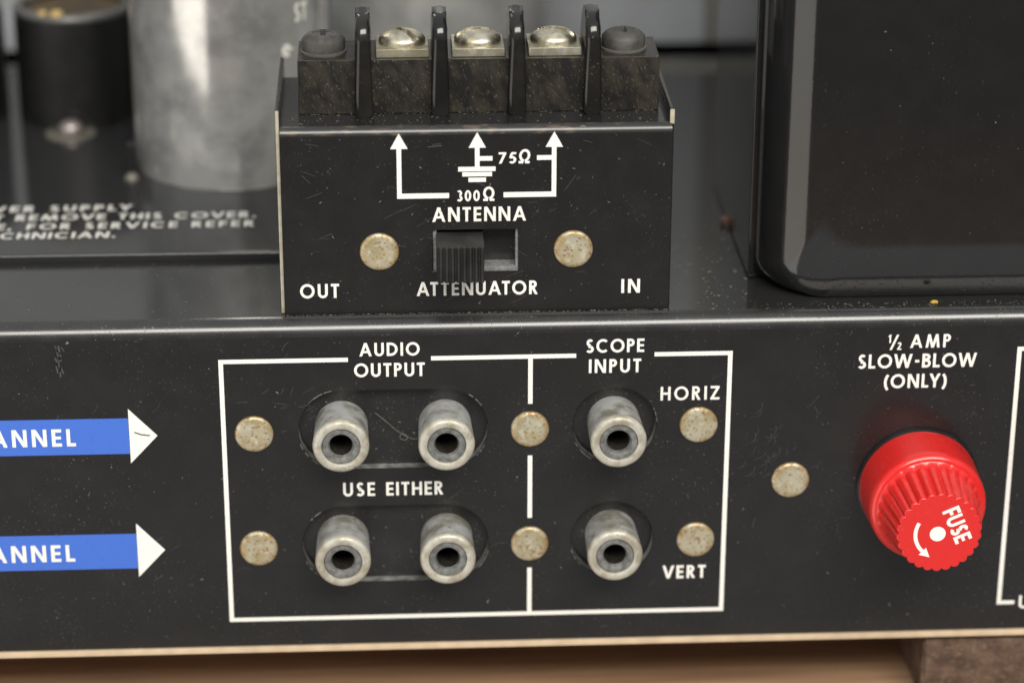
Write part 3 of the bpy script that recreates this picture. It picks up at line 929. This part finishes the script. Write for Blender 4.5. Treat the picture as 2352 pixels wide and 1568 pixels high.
# ------------------------------------------------------------------ foot under the chassis
bm = bmesh.new(); bmesh.ops.create_cube(bm, size=1)
for v in bm.verts: v.co = Vector((60.2 + (v.co.x + .5) * 30, -.6 + (v.co.y + .5) * 26, -37.9 + (v.co.z + .5) * 10.1))
bmesh.ops.subdivide_edges(bm, edges=bm.edges[:], cuts=9, use_grid_fill=True)
bmesh.ops.bevel(bm, geom=[e for e in bm.edges if e.calc_face_angle(0) > 1], offset=.4, segments=2, affect='EDGES')
for v in bm.verts:
    v.co += Vector((random.uniform(-.12, .12), random.uniform(-.18, .18), random.uniform(-.1, .06)))
tag(MB().bm(bm).build('support_block', MT['foot'], smooth=40), 'rough brown block under the lower right of the chassis', 'block')

# ------------------------------------------------------------------ dust, lint and crumbs
mb = MB()


FM = 0


def fleck(p, nrm, size, asp):
    n_ = Vector(nrm); a = n_.orthogonal().normalized(); a.rotate(__import__('mathutils').Quaternion(n_, random.uniform(0, 2 * PI))); b = n_.cross(a)
    c = Vector(p) + n_ * .03
    k = random.randint(4, 6)
    ring = [c + (a * math.cos(2 * PI * i / k) * asp + b * math.sin(2 * PI * i / k)) * size * random.uniform(.6, 1.1) for i in range(k)]
    mb.add([*ring, c + n_ * size * .5], [(i, (i + 1) % k, k) for i in range(k)], FM)


def clear(x, z):
    if any((abs(x - a) < 7 or -33 < x < -6) and abs(z - b) < 6.6 for a, b in ((12.3, 9.2), (12.3, -9.3))): return False
    if -34 < x < -5.5 and (abs(z - 9.2) < 6.6 or abs(z + 9.3) < 6.6): return False
    return (x - 57.6) ** 2 + (z + 1.2) ** 2 > 90


for _ in range(300):
    x, z = random.uniform(-80, 76), random.uniform(-25, 24.5)
    if clear(x, z): fleck((x, 0, z), (0, -1, 0), random.choice((.035, .05, .05, .08, .12)), random.choice((1, 1, 1.6, 3)))
for _ in range(160):
    x, z = random.uniform(-34, 19), random.uniform(27, 53)
    if not (-14.2 < x < -1.4 and 32 < z < 39.2): fleck((x, AY, z), (0, -1, 0), random.choice((.03, .05, .08)), random.choice((1, 1.6, 4)))
for _ in range(420):
    x, y = random.uniform(-80, 33), random.uniform(1.5, 25)
    if not (-35.9 < x < 20.5 and y > 2.5): fleck((x, y, Z1), (0, 0, 1), random.choice((.03, .05, .07, .11)), random.choice((1, 1.5, 2.5)))
for _ in range(150):
    fleck((random.uniform(33, 76), random.uniform(1.6, 4), Z1), (0, 0, 1), random.choice((.05, .08, .12)), random.choice((1, 1.5, 2.5)))
for _ in range(170):
    x, y = random.uniform(20.6, 33), random.uniform(2, 40)
    fleck((x, y, Z1), (0, 0, 1), random.choice((.05, .07, .12, .2)), random.choice((1, 1.5, 2.5)))
for _ in range(60):
    fleck((random.uniform(43, 78), 4.38, random.uniform(36, 75)), (0, -1, 0), random.choice((.03, .04, .06, .1)), random.choice((1, 1, 2)))
for _ in range(200):
    fleck((random.uniform(-34.5, 19.5), random.uniform(3.8, 9), AZ1), (0, 0, 1), random.choice((.03, .04, .06, .1)), random.choice((1, 1.5, 3)))
for _ in range(90):
    z_ = random.choice((9.2, -9.35)); fleck((random.uniform(-31, -9), 1.65, z_ + random.uniform(-5, 5)), (0, -1, 0), random.choice((.04, .06, .1)), random.choice((1, 2, 3)))
FM = 1
for _ in range(170):
    if random.random() < .55: x = random.choice((-23.3, -12.5, -1.62, 9.1)) + random.choice((-1, 1)) * (1.3 + abs(random.gauss(0, .6)))
    else: x = random.uniform(-32, 18)
    fleck((x, TYF, random.uniform(TZ + .1, TT - .2)), (0, -1, 0), random.choice((.03, .05, .07, .1)), random.choice((1, 1.6, 2.6)))
for _ in range(140):
    fleck((random.uniform(-32, 18), TYF - abs(random.gauss(0, .25)), AZ1 + .02), (0, 0, 1), random.choice((.06, .1, .14)), random.choice((1, 2)))
FM = 0
for k in range(3): fleck((7.2 + .25 * k, AY + .33, AZ1 - .33), (0, -.7, .7), .26, 1)
def scratch(x, z, ang, ln, w, y, bend=0.0):
    pts = [(x + (k / 8 - .5) * ln * math.cos(ang + bend * (k / 8 - .5)), z + (k / 8 - .5) * ln * math.sin(ang + bend * (k / 8 - .5))) for k in range(9)]
    for q in ribbon(pts, w): mb.add([(a, y - .012, b) for a, b in q], [(0, 1, 2, 3)], 2)


for _ in range(60):
    x, z = random.uniform(-78, 75), random.uniform(-24, 24)
    if clear(x, z): scratch(x, z, random.gauss(1.0, .5), random.uniform(.5, 2.6), random.uniform(.03, .07), 0, random.uniform(-.6, .6))
for _ in range(26): scratch(random.gauss(34, 2.2), random.gauss(5, 3), random.gauss(1.0, .35), random.uniform(.6, 2.4), random.uniform(.03, .06), 0, .8)
for _ in range(14): scratch(random.gauss(-36, 4), random.gauss(13, 2), random.gauss(.5, .4), random.uniform(.6, 2.0), random.uniform(.03, .07), 0)
for _ in range(40): scratch(random.uniform(-34, 19), random.uniform(27, 52), random.gauss(.2, .5), random.uniform(.5, 3), random.uniform(.03, .06), AY)
scratch(-13.5, 51.4, .08, 2.0, .12, AY); scratch(-13.2, 51.7, .1, 1.2, .07, AY)
for _ in range(16): scratch(random.gauss(-67.5, .35), random.gauss(21.5, 1.2), 1.6 + random.gauss(0, .2), random.uniform(.5, 1.6), random.uniform(.08, .25), 0)
for q in ribbon([(-57.4, 9.5), (-56.4, 9.1), (-55.2, 8.95)], .22): mb.add([(a, -.045, b) for a, b in q], [(0, 1, 2, 3)], 1)
for cx, cz, r, a0, a1 in ((-27.5, 9.2, 6.3, 98, 138), (-12.4, 9.2, 6.3, 36, 58), (-27.5, 9.2, 6.3, 198, 238), (-12.4, 9.2, 6.3, 318, 336), (-27.4, -9.35, 6.3, 120, 142), (-12.35, -9.35, 6.3, 320, 350), (-27.4, -9.35, 6.3, 205, 232), (12.32, 9.15, 6.2, 8, 30), (12.32, 9.15, 6.2, 205, 240), (12.26, -9.3, 6.2, 200, 228)):
    k0 = random.uniform(-5, 5)
    for seg in range(3):
        b0 = a0 + (a1 - a0) * seg / 3 + random.uniform(0, 3)
        for q in ribbon(arc(cx, cz, r + .06, r + .06, b0 + k0, b0 + k0 + (a1 - a0) / 3 * random.uniform(.6, 1), 6), random.uniform(.07, .15)): mb.add([(a, -.014, b) for a, b in q], [(0, 1, 2, 3)], 0)
FM = 0
for _ in range(260): fleck((random.uniform(AX0, AX1), AY - abs(random.gauss(0, .22)), Z1 + .01), (0, 0, 1), random.choice((.04, .07, .1)), random.choice((1, 2, 3)))
fleck((-66.2, 0, 23.6), (0, -1, 0), .28, 1.3)
o = mb.build('dust', [MT['dust'], MT['bdust'], MT['scuff']], smooth=0); o['kind'] = 'stuff'; o['label'] = 'pale dust specks on the black metal'; o['category'] = 'dust'
mb = MB()
P = [(-22.6, 1.3, 11.3), (-21.2, 1.0, 10.2), (-19.6, .9, 8.7), (-18.6, .8, 8.0), (-17.9, .7, 7.5), (-18.3, .7, 7.1), (-19.0, .7, 7.5), (-18.6, .7, 8.2), (-17.4, .6, 7.4), (-16.3, .4, 7.5), (-15.4, .2, 8.2), (-15.0, 0, 9.4), (-15.6, .2, 10.6), (-14.9, 0, 11.4)]
sm = []
for i in range(len(P) - 1):
    p0, p1, p2, p3 = (Vector(P[max(0, i - 1)]), Vector(P[i]), Vector(P[i + 1]), Vector(P[min(len(P) - 1, i + 2)]))
    for k in range(6):
        u = k / 6
        sm.append(.5 * (2 * p1 + (p2 - p0) * u + (2 * p0 - 5 * p1 + 4 * p2 - p3) * u * u + (3 * p1 - p0 - 3 * p2 + p3) * u ** 3))
mb.tube(sm, .045, 5)
tag(mb.build('lint_fibre', MT['dust']), 'thin curled grey lint fibre between the upper pair of jacks', 'lint')
mb = MB(); bm = bmesh.new(); bmesh.ops.create_icosphere(bm, subdivisions=1, radius=.5)
for v in bm.verts: v.co = Vector((v.co.x * 1.3, v.co.y, v.co.z * .7)) * random.uniform(.7, 1.15) + Vector((58.9, 3.0, Z1 + .3))
mb.bm(bm); tag(mb.build('yellow_crumb', MT['crumb'], smooth=0), 'tiny yellow crumb on the deck edge in front of the transformer', 'crumb')
